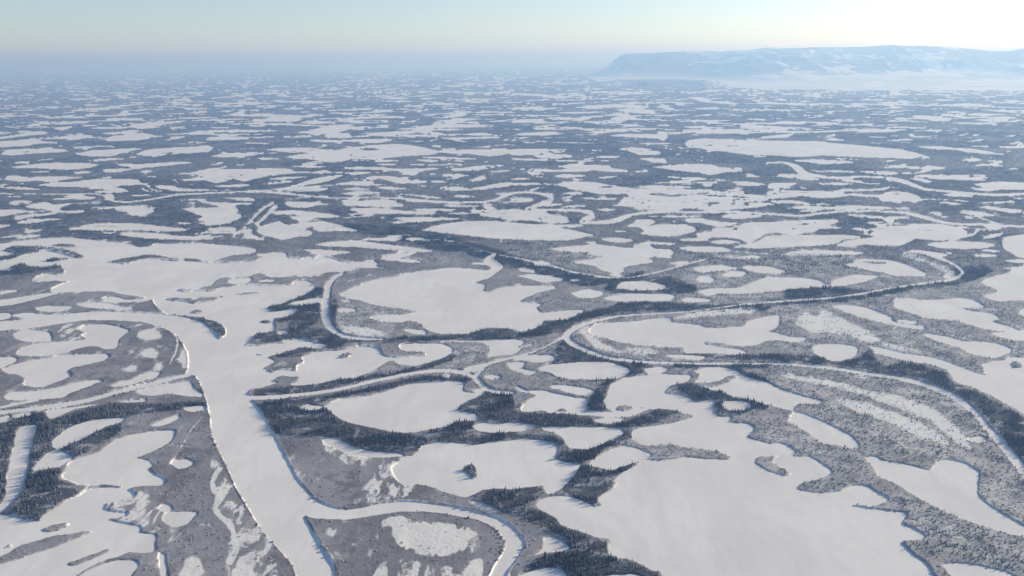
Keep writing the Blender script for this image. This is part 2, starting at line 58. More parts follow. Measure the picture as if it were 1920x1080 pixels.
FAR = [
(0,150,6,"""0,640 150,620 330,590 420,570 550,590 540,610 400,620 200,640 0,670; 0,690 200,680 400,665 500,690 650,700 650,715 450,715 300,745 150,750 0,760; 20,790 200,775 400,770 580,755 600,770 720,780 770,805 620,820 480,810 300,800; 20,825 200,820 330,830 150,848 30,845; 800,320 980,315 1020,330 1250,295 1550,275 1400,300 1150,335 950,325; 1480,345 1650,318 1660,335 1520,358; 950,400 1130,390 1140,410 1000,415; 1340,400 1380,345 1450,345 1420,390; 760,470 990,465 1000,478 780,488; 600,540 800,518 820,530 690,570; 1010,540 1250,528 1420,530 1420,548 1030,550; 1180,440 1300,425 1620,430 1600,450 1200,450; 720,630 900,615 1040,625 1040,645 780,680; 1180,670 1250,640 1450,630 1700,645 1550,680 1200,690; 980,740 1280,740 1270,755 1000,755; 1520,525 1740,510 1750,545 1560,545; 0,430 160,430; 200,408 330,408; 330,460 440,452; 480,430 550,400 560,420; 40,510 220,540 215,550 60,525; 1100,490 1230,470 1120,505"""),
(320,150,6,"""640,260 900,245 1100,262 900,270; 950,290 1200,280 1310,285 1000,300; 0,300 200,310 450,320 700,300 500,325 200,325; 640,400 800,345 850,345 830,385 1100,385 1500,400 1560,420 1000,415; 900,460 1100,440 1350,455 1000,475; 740,490 900,480 1200,490 1760,515 1500,520 1000,500; 300,570 600,560 900,560 1230,570 900,590 400,580; 340,605 500,600 1010,610 700,620; 400,680 450,640 880,640 880,670 600,680; 440,530 660,530 650,545 500,545; 410,455 570,455; 30,435 250,420 490,415 480,428 200,440; 1720,640 1800,595 1920,595 1920,655; 1560,690 1600,670 1920,680 1920,720 1850,710; 0,760 200,755 420,735 460,760 430,815 300,815 50,825 0,850; 480,850 600,825 900,805 990,815 960,840 800,870 600,865; 740,700 1120,705 1000,715; 1370,605 1500,597; 1420,630 1620,640 1500,648; 1710,370 1920,365; 0,640 150,630 160,650 0,665; 420,955 600,920 820,885 640,920 540,955; 0,940 200,925 320,920 150,945 0,960"""),
(640,150,6,"""1190,70 1400,45 1720,20 1800,18 1500,45 1250,80; 700,125 1200,130 1900,145 1900,158 1300,142; 430,245 800,235 790,248; 670,295 880,288 860,302; 310,420 730,415 720,432 350,430; 220,450 560,452 520,460 230,460; 340,370 450,345 640,355 480,365; 880,385 1300,370 1000,395; 820,405 1170,400; 1240,435 1620,435 1450,455 1240,480; 960,525 1200,495 1700,505 1400,530 1000,535; 580,580 780,575 830,600 660,612; 1000,580 1150,600 1040,635; 1120,650 1400,645 1750,635 1790,655 1500,665 1200,670; 700,635 820,630 820,655; 720,680 970,690 850,698; 1430,385 1870,385 1600,402; 1290,310 1530,311; 0,600 100,600 120,650 0,655; 0,670 270,665 570,668 570,685 400,710 150,700 0,690; 120,560 270,545 260,565; 180,590 380,587; 1010,735 1120,735 1125,770 1090,755; 1460,760 1680,745 1680,765; 1640,730 1850,737"""),
(960,150,6,"""0,145 250,155 500,175 800,195 1000,210 800,205 500,195 0,165; 770,295 1000,278 1250,285 1530,300 1500,320 1200,310 900,315; 0,320 300,310 600,315 400,335 0,340; 480,370 700,355 1050,355 900,375 600,378; 1180,345 1400,325 1620,340 1610,370 1450,380; 10,400 300,390 600,400 300,412; 420,440 600,425 900,430 780,460 600,455; 0,480 100,440 280,440 400,470 200,485; 410,535 800,530 780,545; 830,590 1100,565 1350,540 1690,545 1500,565 1200,575 1000,605; 80,600 300,585 600,600 400,625 100,630 0,630; 1080,630 1250,605 1700,610 1760,630 1700,690 1650,665 1300,645; 1430,710 1840,705 1700,725 1500,725; 0,680 400,690 1010,710 800,715 300,700; 1540,910 1720,880 1740,930 1600,935; 900,860 1220,850 1150,880 960,880; 1040,510 1220,506; 1270,265 1390,240 1380,260; 1700,750 1920,755 1920,770"""),
(1280,150,6,"""60,195 200,190 290,210 320,235 600,255 600,280 400,265 200,240; 500,262 1000,262 1920,265 2620,275 3320,290 3840,310 3840,322 3220,300 2520,288 1920,280 1000,275; 100,320 250,310 430,310 300,335; 210,395 330,380 260,410; 60,465 300,450 560,455 400,470; 760,340 1100,330 1440,340 1200,350; 650,500 900,510 1500,545 1200,550 1000,530 700,530; 0,560 200,555 660,550 700,560 1000,580 850,600 600,605 300,600 100,590 0,595; 0,520 150,520 260,540 100,545; 950,485 1150,470 1420,490 1200,500; 880,640 1250,600 1200,640 1150,655 920,655; 1380,430 1920,460 1920,470 1500,440; 1500,397 1640,395; 1480,512 1690,512; 1590,660 1820,670 1820,685 1640,680; 1600,630 1720,605 1700,640; 1300,590 1420,570 1400,600; 50,690 200,660 900,680 1580,690 1640,740 500,745"""),
(1600,150,6,"""640,400 870,400 1050,430 1100,460 900,465; 430,450 620,450; 440,520 820,535 800,548 460,535; 610,610 680,600 700,630 980,625 750,650 640,640; 780,660 980,650; 140,635 390,640 280,655; 360,680 600,660 690,675 480,695; 170,710 440,717; 1170,625 1310,590 1220,630; 1230,700 1480,660 1420,690; 1010,600 1160,585 1150,600; 890,585 1000,590; 1340,745 1540,745 1520,760; 1620,755 1920,750 1920,770 1650,765; 1510,900 1670,905 1660,940 1600,960 1740,970 1500,970 1560,930; 1770,710 1850,690 1910,710 1900,730; 1690,630 1840,615 1780,640; 1120,375 1330,380; 1120,410 1380,435; 90,420 210,425; 260,520 350,500; 220,570 460,585"""),
]
# frozen channels: x,y,width in photo pixels along the middle of the channel
CHANNELS = [
"-60,784,9 0,774,8 75,765,8 150,754,9 225,735,8 300,716,8 358,702,7",
"645,512,4 628,520,8 616,535,13 612,560,14 610,590,17 618,612,15 635,627,9 655,633,7 690,636,5 722,637,3",
"460,745,9 480,746,9 520,744,8 555,741,7 630,731,6 705,714,6 767,701,6 805,696,7 842,695,7 870,699,8 890,708,9 900,719,10 915,731,9 930,735,8 965,738,6",
"893,706,7 905,695,6 918,682,6 942,675,5 962,670,4 1000,660,3 1020,652,3 1060,632,4",
"1297,584,3 1230,588,3 1160,593,4 1122,601,6 1090,611,8 1069,622,12 1063,632,13 1070,643,12 1092,654,9 1116,664,8 1140,671,6 1197,678,5 1260,681,4 1335,682,4 1440,682,4 1502,685,5 1565,691,6 1615,700,7 1665,706,8 1715,716,9 1765,733,10 1802,752,11 1830,776,12 1852,805,13 1872,825,14 1895,852,17 1925,890,20 1990,980,26",
"1297,584,3 1370,574,3 1440,567,4 1500,563,4 1565,558,4 1620,550,4 1665,542,4 1720,533,4 1770,527,5 1798,520,7 1805,510,7 1795,500,6 1770,487,5 1735,476,4",
"-40,363,2 0,363,2 75,364,2 180,364,2 200,370,3 212,377,3 237,379,3 265,377,3 300,371,3 337,365,3 400,362,3 480,360,3 510,361,3 545,364,4 575,367,3 600,370,3 625,371,2 715,371,2 750,372,3 780,375,4 810,378,4 855,380,4 905,379,4 930,375,5 945,368,5 962,363,3 985,361,3 1010,363,4 1030,367,8 1036,373,9 1020,381,8 1000,388,7 988,393,6 1000,394,4 1035,394,4 1085,395,5 1108,399,8 1112,406,9 1095,412,8 1090,416,6 1108,418,5 1140,416,7 1160,412,8 1178,405,7 1200,400,4 1225,398,4 1285,398,4 1335,398,4 1385,398,4 1420,400,4 1440,401,4 1500,405,4 1540,400,4 1590,396,4 1665,397,4 1702,400,5 1735,408,6 1760,415,5 1790,420,4 1840,421,4 1877,423,4 1920,425,4 1990,428,4",
"1437,305,3 1470,305,4 1488,311,8 1499,318,13 1505,324,10 1520,328,6 1540,331,5 1580,334,5 1615,331,4 1640,332,5 1675,336,7 1697,341,7 1717,349,6 1735,355,5 1765,358,4 1815,362,4 1865,366,5 1920,363,4 1990,360,4",
"437,444,3 457,430,4 470,415,4 482,402,5 495,390,4 515,380,4",
"480,422,4 495,409,5 507,398,5 522,386,4",
"900,468,2 945,480,3 967,484,4 992,489,5 1025,497,5 1050,503,4 1068,509,4 1110,516,4 1150,521,3 1185,520,3 1235,510,3 1285,496,3 1325,486,3",
"1780,451,4 1810,444,4 1825,440,4 1834,432,4 1836,428,4",
"1025,773,4 1060,774,6 1100,775,8 1140,776,9",
"970,655,2 985,650,2 1000,645,3; ",
]
ISLANDS = [
(0,0,1,"""635,670 645,664 660,663 658,668 645,672; 1155,765 1165,760 1185,761 1188,767 1170,771 1155,769; 1195,764 1207,763 1205,766; 868,882 875,872 885,871 895,880 893,895 885,900 878,890; 1415,867 1422,857 1440,855 1462,855 1452,860 1450,870 1467,877 1485,890 1470,892 1440,884 1425,875; 1895,680 1905,678 1918,683 1915,690 1900,690; 308,562 322,558 363,559 393,557 420,555 407,563 383,567 362,570 348,567; 440,552 450,548 490,548 475,551 450,553; 355,587 367,580 382,585 370,588; 487,604 500,600 512,604 500,607; 0,1045 40,1022 100,1005 160,996 175,998 140,1012 100,1027 25,1052 0,1060 -60,1075 -60,1060; 78,997 95,985 130,980 132,985 100,997; 475,665 485,662 495,667; 205,1020 215,1012; 130,1055 200,1030 205,1034 140,1062; 1,1030 20,1020 25,1025; 195,945 225,940 235,948 210,952; 1560,1000 1562,1001"""),
(0,270,4,"""390,760 480,750 600,765 540,775 430,772; 30,800 120,765 330,770 520,800 620,840 660,855 580,860 480,830 350,800 200,830 60,870 0,880 0,850 120,825; 320,880 400,860 520,850 500,870 400,885; 70,935 160,895 220,920 330,925 440,910 500,960 440,985 340,970 250,960 140,960; 0,955 100,965 200,985 340,985 160,1000 150,1050 60,1070 30,1040 0,1045 -80,1045 -80,960; 180,1075 350,1050 430,1025 530,1030 430,1060 380,1080"""),
(480,270,4,"""780,40 860,32 940,40 850,48; 250,66 420,66 330,72; 780,98 830,96 800,102"""),
(960,270,4,"""980,370 1150,375 1180,385 1350,375 1380,380 1200,395 1060,382; 1420,380 1750,395 1750,402 1500,392"""),
(1440,270,4,"""690,880 880,885 900,895 760,895; 920,372 990,370 960,378; 330,585 370,590 345,596; 160,635 220,632 190,640; 140,570 260,568 200,575"""),
]
# snow lying deep on open land (soft edged), x,y px
SNOW = [
"736,985 745,970 757,972 768,981 788,979 812,984 842,989 872,996 898,1002 888,1014 872,1022 870,1033 850,1038 820,1042 798,1032 772,1027 748,1017 733,1005",
"750,986 800,990 860,1003 850,1020 800,1020 760,1008",
"258,625 275,618 300,622 305,635 285,640 262,636","260,662 275,655 295,660 298,668 275,670","230,692 250,688 258,694 240,699","285,690 300,682 308,690 295,696","338,660 350,655 352,690 340,692",
"345,1055 360,1045 375,1050 385,1075 370,1090 340,1090","440,1075 455,1065 475,1072 480,1090 440,1090","612,998 620,992 630,998 625,1008 615,1006","660,1020 668,1018 672,1026 662,1027",
"1490,605 1510,585 1535,595 1545,580 1580,600 1625,620 1650,640 1630,645 1590,630 1550,625 1520,625","1460,700 1560,715 1640,735 1700,745 1760,775 1800,810 1830,850 1790,830 1740,790 1690,770 1640,750 1580,730 1480,712","1560,745 1620,755 1680,775 1740,800 1780,835 1720,820 1660,790 1600,770",
"1680,478 1702,474 1725,480 1760,497 1790,510 1800,518 1785,516 1752,502 1715,488","635,610 700,618 735,630 690,632 650,625","1085,620 1105,610 1110,630 1140,650 1190,665 1150,662 1110,650","1170,650 1240,660 1200,668","1260,600 1330,595 1400,590 1440,575 1350,582 1280,592",
"1650,645 1700,652 1760,665 1720,662 1660,652","1330,478 1400,483 1440,486 1380,488",
]
# half-drifted marsh: streaky snow over sedge, x,y px
PATCHY = [
"600,825 640,845 700,858 750,872 775,905 770,930 700,945 655,945 690,910 700,890 650,870 610,845",
"710,1062 730,1052 760,1050 800,1060 850,1062 890,1050 905,1052 900,1120 700,1120","730,970 900,995 890,1040 800,1045 720,1010","110,615 150,605 170,625 140,640 110,632",
"200,930 260,920 300,950 290,1000 250,1000 190,960","395,860 440,900 470,960 520,1040 540,1090 430,1090 430,1000 400,940","470,690 500,700 520,720 480,725","0,470 125,465 130,500 0,505",
"1680,560 1715,560 1700,580 1680,575","1180,620 1200,640 1140,640",
]
SNOWLINES = ["382,780,2 360,806,2 345,830,2 330,855,2 317,872,2","412,878,7 402,895,9 398,912,9 408,935,9 402,955,10 415,972,12 432,985,12 440,1010,12 442,1035,12 430,1060,14","1655,630,2 1690,608,2","324,622,4 333,640,4 330,660,4 318,685,3",
"1290,588,2 1380,581,2 1440,572,2","1330,470,2 1450,477,2 1560,480,2"]
# belts of tall dense spruce, x,y px
SPRUCE = [
(0,0,1,"""0,795 30,788 60,775 88,778 95,788 140,775 190,760 230,757 300,757 390,753 392,762 345,762 340,768 290,772 240,780 180,790 140,800 120,815 105,845 60,850 45,810 40,800 20,810 0,830 -60,830 -60,800; -60,800 0,800 30,795 25,840 15,880 12,930 0,945 -60,950; 62,810 100,815 95,840 65,875 60,890 95,880 115,880 110,900 145,912 147,925 110,945 85,970 60,972 25,957 40,935 50,900 55,870; 115,845 150,825 200,803 230,797 220,815 190,830 165,845 145,855 125,845; 372,595 393,600 407,605 425,617 423,630 405,620 385,606; 1540,668 1560,678 1610,672 1622,660 1632,655 1640,670 1655,685 1700,680 1740,690 1770,700 1785,715 1830,735 1880,762 1920,785 1990,830 1990,940 1920,870 1890,835 1860,795 1830,760 1790,735 1720,708 1640,697 1560,685 1490,678 1440,672 1420,665; 0,470 30,465 60,470 100,480 125,500 60,510 0,515; 1480,530 1560,540 1640,545 1700,535 1600,552 1480,560; 1300,548 1140,548 1155,525 1250,520 1300,535"""),
(480,540,4,"""0,770 300,740 560,700 800,660 1000,640 1200,590 1330,550 1480,500 1500,520 1300,600 1100,650 800,700 500,770 200,800 0,830; 60,860 400,820 560,800 800,760 1000,710 1200,670 1500,660 1620,690 1560,710 1400,690 1200,700 1050,740 850,790 600,820 450,870 250,880 100,890; 0,870 150,890 300,890 320,910 480,900 540,910 600,960 680,1010 850,1050 980,1080 500,1080 300,1060 150,1080 100,1000 60,920; 1510,900 1560,870 1640,830 1740,790 1920,800 1920,1000 1700,1000 1660,960 1560,930; 1280,1060 1420,1040 1500,990 1560,985 1640,1010 1620,1050 1540,1080 1280,1080; 80,150 250,90 440,10 500,0 510,60 400,80 350,110 480,120 480,200 460,260 380,300 500,310 620,360 680,400 650,440 550,450 480,400 350,370 200,390 0,430 0,350 130,330 250,320 240,260 150,250 330,170 130,180; 560,60 600,60 610,150 590,250 620,300 570,290 560,150; 700,385 960,395 1080,370 1350,360 1600,345 1720,310 1920,310 1920,380 1500,385 1300,390 1060,410 700,410; 120,510 330,450 480,460 380,480 330,510 200,520"""),
(960,540,4,"""0,330 100,330 240,260 380,240 560,180 700,160 800,120 1000,110 1300,120 1500,130 1920,120 1920,160 1400,170 1000,170 800,190 640,210 480,260 400,330 300,340 200,360 0,370; 320,460 390,400 470,440 560,490 720,530 850,560 920,600 900,560 950,540 1000,570 1080,600 960,640 860,660 800,690 700,690 500,690 350,690 300,660 250,630 210,610 300,570 340,540; 570,880 610,800 680,720 780,690 730,740 700,830 690,890 700,920 600,920; 0,920 60,940 300,940 480,940 600,980 620,1010 720,1030 850,1000 1000,950 1100,910 1250,930 1150,980 1000,1020 800,1050 500,1040 250,1040 180,1030 0,1000; 1200,560 1500,570 1920,560 1920,600 1700,600 1900,680 1920,720 1750,660 1650,610 1450,600 1250,590; 1530,880 1560,850 1650,800 1880,868 1920,890 1920,925 1820,905 1760,935 1620,950 1560,940; 1230,730 1330,720 1500,770 1650,800 1540,840 1400,860 1330,820; 1290,450 1350,490 1500,500 1700,500 1920,510 1920,530 1500,530 1300,500"""),
(1440,540,4,"""0,100 500,60 1000,0 1100,0 1000,30 600,95 300,115 0,135"""),
(480,810,4,"""120,0 400,0 900,0 1150,20 1300,60 1230,110 1220,150 1050,160 900,130 750,110 620,50 500,30 300,20; 1300,50 1500,10 1920,0 1920,50 1650,85 1450,70; 1600,480 1700,430 1920,440 1920,640 1850,600 1700,520; 1560,260 1620,240 1660,290 1650,350 1600,320"""),
(960,810,4,"""0,30 150,20 280,30 390,70 440,120 560,135 680,80 860,0 920,0 880,50 800,90 700,130 600,200 500,235 320,210 380,130 320,70 100,50 0,60; 0,440 100,430 210,400 260,460 180,500 100,560 0,570; 370,430 520,260 640,280 750,290 930,235 780,370 680,470 600,550 480,500; 0,580 150,580 300,640 400,720 600,790 720,850 720,930 560,880 440,880 400,800 250,720 150,700 60,640; 80,1050 200,950 330,910 560,900 700,930 900,980 1060,1050 1120,1090 1000,1200 200,1200 250,1010 150,1050"""),
(480,270,4,"""650,600 800,605 1000,615 1300,660 1500,700 1700,760 1920,830 2100,880 2400,960 2700,1000 2900,960 2900,1000 2750,1050 2500,1060 2200,1000 1920,920 1600,830 1300,780 1000,690 780,665"""),
(1440,270,4,"""1400,940 1600,920 1700,960 1600,1000 1500,1040 1200,1080 900,1080 1200,1040 1400,1010"""),
]
# open spruce over snow (mixed), x,y px
MIXED = [
(0,0,1,"""622,560 640,570 700,575 760,582 700,600 790,610 810,625 740,640 660,625 630,610; 800,650 860,650 915,650 900,675 850,690 760,690 850,670; 960,540 1000,545 1060,560 1060,570 980,572; 1380,560 1500,560 1700,545 1850,570 1900,610 1920,660 1840,690 1640,640 1500,650 1460,600; 1080,610 1500,580 1440,640 1300,690 1100,650; 1290,470 1440,475 1720,480 1800,520 1600,560 1300,560; 960,450 1150,470 1150,510 960,480; 1440,690 1600,705 1800,750 1900,880 2000,1000 1960,1020 1830,950 1840,885 1750,860 1740,880 1620,850 1500,770"""),
(1440,810,4,"""0,0 300,0 340,50 500,100 690,125 800,260 830,320 950,380 1120,500 1400,640 1800,780 1920,820 2100,900 2300,1300 1920,1150 1700,1010 1450,970 1250,960 1200,980 1050,860 1010,820 1180,800 1190,760 1010,690 1050,620 1000,590 800,570 900,540 940,500 880,440 700,380 640,390 420,460 210,430 280,380 470,320 480,280 330,180 200,180 230,140 100,90 0,90; 600,0 700,60 1100,160 1260,220 1230,290 900,220 700,200; 1580,300 1650,270 1920,400 1980,600 1980,740 1700,600 1570,430"""),
]
def unroll(x, y):
    dx, dy = x-960.0, y-540.0
    c, s = math.cos(ROLL), math.sin(ROLL)
    return 960+dx*c-dy*s, 540+dx*s+dy*c
def ground(u, v, z=0.0):
    """point of the plain seen in direction (u, v)"""
    dx = (u-960.0); a = 540.0-v
    cy, sy = math.cos(PITCH), math.sin(PITCH)
    dy = FPX*cy + a*sy; dz = -FPX*sy + a*cy
    t = (ALT-z)/np.maximum(-dz, 1e-6)
    return dx*t, dy*t
def vnoise(x, y, seed=0):
    xi = np.floor(x).astype(np.int64); yi = np.floor(y).astype(np.int64)
    fx = x-xi; fy = y-yi
    fx = fx*fx*fx*(fx*(fx*6-15)+10); fy = fy*fy*fy*(fy*(fy*6-15)+10)
    def h(i, j):
        n = (i*374761393 + j*668265263 + seed*1442695041) & 0xffffffff
        n = ((n ^ (n >> 13))*1274126177) & 0xffffffff
        n = ((n ^ (n >> 16))*2246822519) & 0xffffffff
        return ((n ^ (n >> 15)) & 0xffffff)/float(0xffffff)
    a = h(xi, yi); b = h(xi+1, yi); c = h(xi, yi+1); d = h(xi+1, yi+1)
    return (a+(b-a)*fx)*(1-fy) + (c+(d-c)*fx)*fy
def fbm(x, y, octv=4, seed=0, gain=0.5):
    s = np.zeros(np.shape(x)); a = 1.0; t = 0.0
    for k in range(octv):
        s += a*vnoise(x*2**k+17.3*k, y*2**k-9.1*k, seed+k); t += a; a *= gain
    return s/t
def polys(groups):
    for x0, y0, sc, txt in groups:
        for part in txt.split(';'):
            pts = [tuple(float(q) for q in p.split(',')) for p in part.split()]
            if len(pts) < 2: continue
            p = np.array(pts)[:, :2]/sc + np.array([x0, y0])
            if len(p) == 2:                        # a sliver seen almost edge on
                m = p.mean(0); d = 1.1 if y0+0 > 260 else .75
                p = np.array([p[0], m-[0, d], p[1], m+[0, d]])
            yield p
def curve(p, step=3.0, closed=True):
    """Catmull-Rom through the surveyed points"""
    n = len(p); out = []
    rng = range(n) if closed else range(n-1)
    for i in rng:
        if closed: a, b, c, d = p[i-1], p[i], p[(i+1) % n], p[(i+2) % n]
        else: a, b, c, d = p[max(i-1, 0)], p[i], p[i+1], p[min(i+2, n-1)]
        L = math.hypot(*(c-b)[:2]); k = max(1, int(L/step))
        for t in np.arange(k)/k:
            q = 0.5*(2*b+(c-a)*t+(2*a-5*b+4*c-d)*t*t+(3*b-a-3*c+d)*t**3)
            l = b+(c-b)*t
            out.append(0.6*q+0.4*l)
    if not closed: out.append(p[-1])
    return np.array(out)
def ribbon(txt):
    p = np.array([[float(q) for q in s.split(',')] for s in txt.replace(';', ' ').split()])
    c = curve(p, 3.0, False)
    t = np.gradient(c[:, :2], axis=0); t /= np.maximum(np.linalg.norm(t, axis=1, keepdims=True), 1e-9)
    nrm = np.stack([-t[:, 1], t[:, 0]], 1); w = c[:, 2:3]*np.where(c[:, 1:2] < 450, .58, .43)
    return np.concatenate([c[:, :2]+nrm*w, (c[:, :2]-nrm*w)[::-1]])
class Chart:
    """a survey grid of the plain, fine near the viewer and coarse far away"""
    def __init__(s, step=1.5):
        s.us = np.arange(-330, 2251, step)
        s.vs = np.concatenate([np.arange(HOR+7.0, 275, .75), np.arange(275, 1185, 1.2)])
    def shape(s): return (len(s.vs), len(s.us))
    def fill(s, arr, p, val, rough=1.0, seed=0, warp=True):
        u, v = unroll(p[:, 0], p[:, 1])
        if warp:
            k = np.clip((v-150)/200, .2, 1.0)*rough
            k = k*(1+.8*np.clip((480-v)/60, 0, 1))
            u = u + k*2.6*(fbm(p[:, 0]/13, p[:, 1]/5, 4, 5, .6)-.5)*2
            v = v + k*np.where(v < 480, .45, 1.2)*(fbm(p[:, 0]/13, p[:, 1]/5, 4, 9, .6)-.5)*2
        i0 = np.searchsorted(s.vs, v.min()); i1 = np.searchsorted(s.vs, v.max())
        u2, v2 = np.roll(u, -1), np.roll(v, -1)
        du = s.us[1]-s.us[0]
        for i in range(i0, min(i1, len(s.vs))):
            y = s.vs[i]
            m = (v <= y) != (v2 <= y)
            if not m.any(): continue
            xs = np.sort(u[m]+(y-v[m])/(v2[m]-v[m])*(u2[m]-u[m]))
            for a, b in zip(xs[0::2], xs[1::2]):
                j0 = max(0, int(math.ceil((a-s.us[0])/du))); j1 = min(len(s.us)-1, int(math.floor((b-s.us[0])/du)))
                if j1 >= j0: arr[i, j0:j1+1] = val
def blur(a, n=1):
    a = a.astype(np.float32)
    for _ in range(n):
        b = a.copy(); b[1:-1] = .25*a[:-2]+.5*a[1:-1]+.25*a[2:]
        a = b.copy(); a[:, 1:-1] = .25*b[:, :-2]+.5*b[:, 1:-1]+.25*b[:, 2:]
    return a
def survey():
    ch = Chart(); S = ch.shape()
    U, V = np.meshgrid(ch.us, ch.vs)
    X, Y = ground(U, V)
    ids = np.zeros(S, np.int16); names = ['']
    # far and outlying country: ponds and lakes of the delta
    wx = X + 260*(fbm(X/500, Y/500, 2, 31)-.5)*2
    wy = Y + 260*(fbm(X/500, Y/500, 2, 37)-.5)*2
    n = fbm(wx/430, wy/430, 4, 3, .55)
    n2 = fbm(X/230, Y/230, 3, 71)
    n = np.where(V < 240, .5*n+.5*fbm(wx/240, wy/240, 4, 8, .55), n)
    inside = (U > -20) & (U < 1950) & (V > 255)
    lk = ((n > np.where(V < 240, .545, np.where(V < 300, .588, .572))) | (n2 > .70)) & ~inside
    ponds = inside & (V < 500) & (fbm(wx/150, wy/150, 4, 77, .55) > .70-.01*(V < 380))
    ids[lk | ponds] = 1; names.append('wild')
    def add(p, nm, rough=1.0):
        names.append(nm); ch.fill(ids, p, len(names)-1, rough)
    for p in polys(FAR): add(curve(p), 'far')
    for p in polys(LAKES): add(curve(p), 'lake')
    for t in CHANNELS: add(ribbon(t), 'channel', .5)
    pr = np.array([[float(q) for q in s.split(',')] for s in RIVER.split()])
    add(curve(pr), 'river', .7)
    # low spits and brushy bars across the farther lakes
    bars = (np.abs(fbm(X/300, Y/150, 3, 111)-.5) < .014) & (fbm(X/700, Y/700, 2, 117) > .47) & (V > 150) & (V < 440)
    ids[bars] = 0
    for p in polys(ISLANDS): ch.fill(ids, curve(p), 0)
    def layer(items, soft, rough=2.0):
        a = np.zeros(S, np.float32)
        for p in items: ch.fill(a, p, 1.0, rough)
        return blur(a, soft)
    snow = layer([curve(np.array([[float(q) for q in s.split(',')] for s in t.split()])) for t in SNOW], 12, 3.0)
    patchy = layer([curve(np.array([[float(q) for q in s.split(',')] for s in t.split()])) for t in PATCHY], 6)
    lines = layer([ribbon(t) for t in SNOWLINES], 1, .5)
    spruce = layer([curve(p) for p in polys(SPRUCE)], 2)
    mixed = layer([curve(p) for p in polys(MIXED)], 5)
    return ch, U, V, X, Y, ids, names, snow, patchy, lines, spruce, mixed
# ------------------------------------------------------------------ materials
def mat(name):
    m = bpy.data.materials.new(name); m.use_nodes = True; nt = m.node_tree
    b = nt.nodes['Principled BSDF']; b.inputs['Roughness'].default_value = .95
    b.inputs['Specular IOR Level'].default_value = .1
    return m, nt, b
class NT:
    def __init__(s, nt): s.nt = nt
    def n(s, t, **kw):
        x = s.nt.nodes.new(t)
        for k, v in kw.items(): setattr(x, k, v)
        return x
    def link(s, a, b): s.nt.links.new(a, b)
    def noise(s, co, scale, det=3, rough=.55, dist=0.0):
        x = s.n('ShaderNodeTexNoise'); x.inputs['Scale'].default_value = scale; x.inputs['Detail'].default_value = det
        x.inputs['Roughness'].default_value = rough; x.inputs['Distortion'].default_value = dist
        s.link(co, x.inputs['Vector']); return x.outputs['Fac']
    def ramp(s, f, a, b):
        x = s.n('ShaderNodeMapRange'); x.interpolation_type = 'SMOOTHSTEP'
        for k, q in (('From Min', a), ('From Max', b)):
            if isinstance(q, (int, float)): x.inputs[k].default_value = q
            else: s.link(q, x.inputs[k])
        s.link(f, x.inputs['Value']); return x.outputs['Result']
    def math(s, op, a, b=None, clamp=False):
        x = s.n('ShaderNodeMath', operation=op); x.use_clamp = clamp
        for i, q in enumerate((a, b)):
            if q is None: continue
            if isinstance(q, (int, float)): x.inputs[i].default_value = q
            else: s.link(q, x.inputs[i])
        return x.outputs[0]
    def mix(s, f, a, b):
        x = s.n('ShaderNodeMix', data_type='RGBA')
        for k, q in ((0, f), (6, a), (7, b)):
            if isinstance(q, (int, float)): x.inputs[k].default_value = q
            elif isinstance(q, tuple): x.inputs[k].default_value = q+(1,)
            else: s.link(q, x.inputs[k])
        return x.outputs[2]
SNOWC = (.835, .85, .865)
def snow_material():
    m, nt, b = mat('wind_packed_snow'); g = NT(nt)
    co = g.n('ShaderNodeTexCoord').outputs['Object']
    big = g.noise(co, 1/260, 3); mp = g.n('ShaderNodeMapping'); mp.inputs['Scale'].default_value = (1, .35, 1); mp.inputs['Rotation'].default_value = (0, 0, .9)
    g.link(co, mp.inputs['Vector']); drift = g.noise(mp.outputs['Vector'], 1/22, 4, .6)
    c = g.mix(g.ramp(big, .38, .62), (.775, .785, .80), SNOWC)
    tr = g.noise(mp.outputs['Vector'], 1/150, 5, .62, 1.2)
    c = g.mix(g.math('MULTIPLY', g.ramp(drift, .44, .70), .45), c, (.73, .74, .77))
    c = g.mix(g.math('MULTIPLY', g.ramp(tr, .46, .66), .6), c, (.70, .71, .74))
    g.link(c, b.inputs['Base Color'])
    bp = g.n('ShaderNodeBump'); bp.inputs['Strength'].default_value = .5; bp.inputs['Distance'].default_value = .8
    g.link(drift, bp.inputs['Height']); g.link(bp.outputs['Normal'], b.inputs['Normal'])
    return m
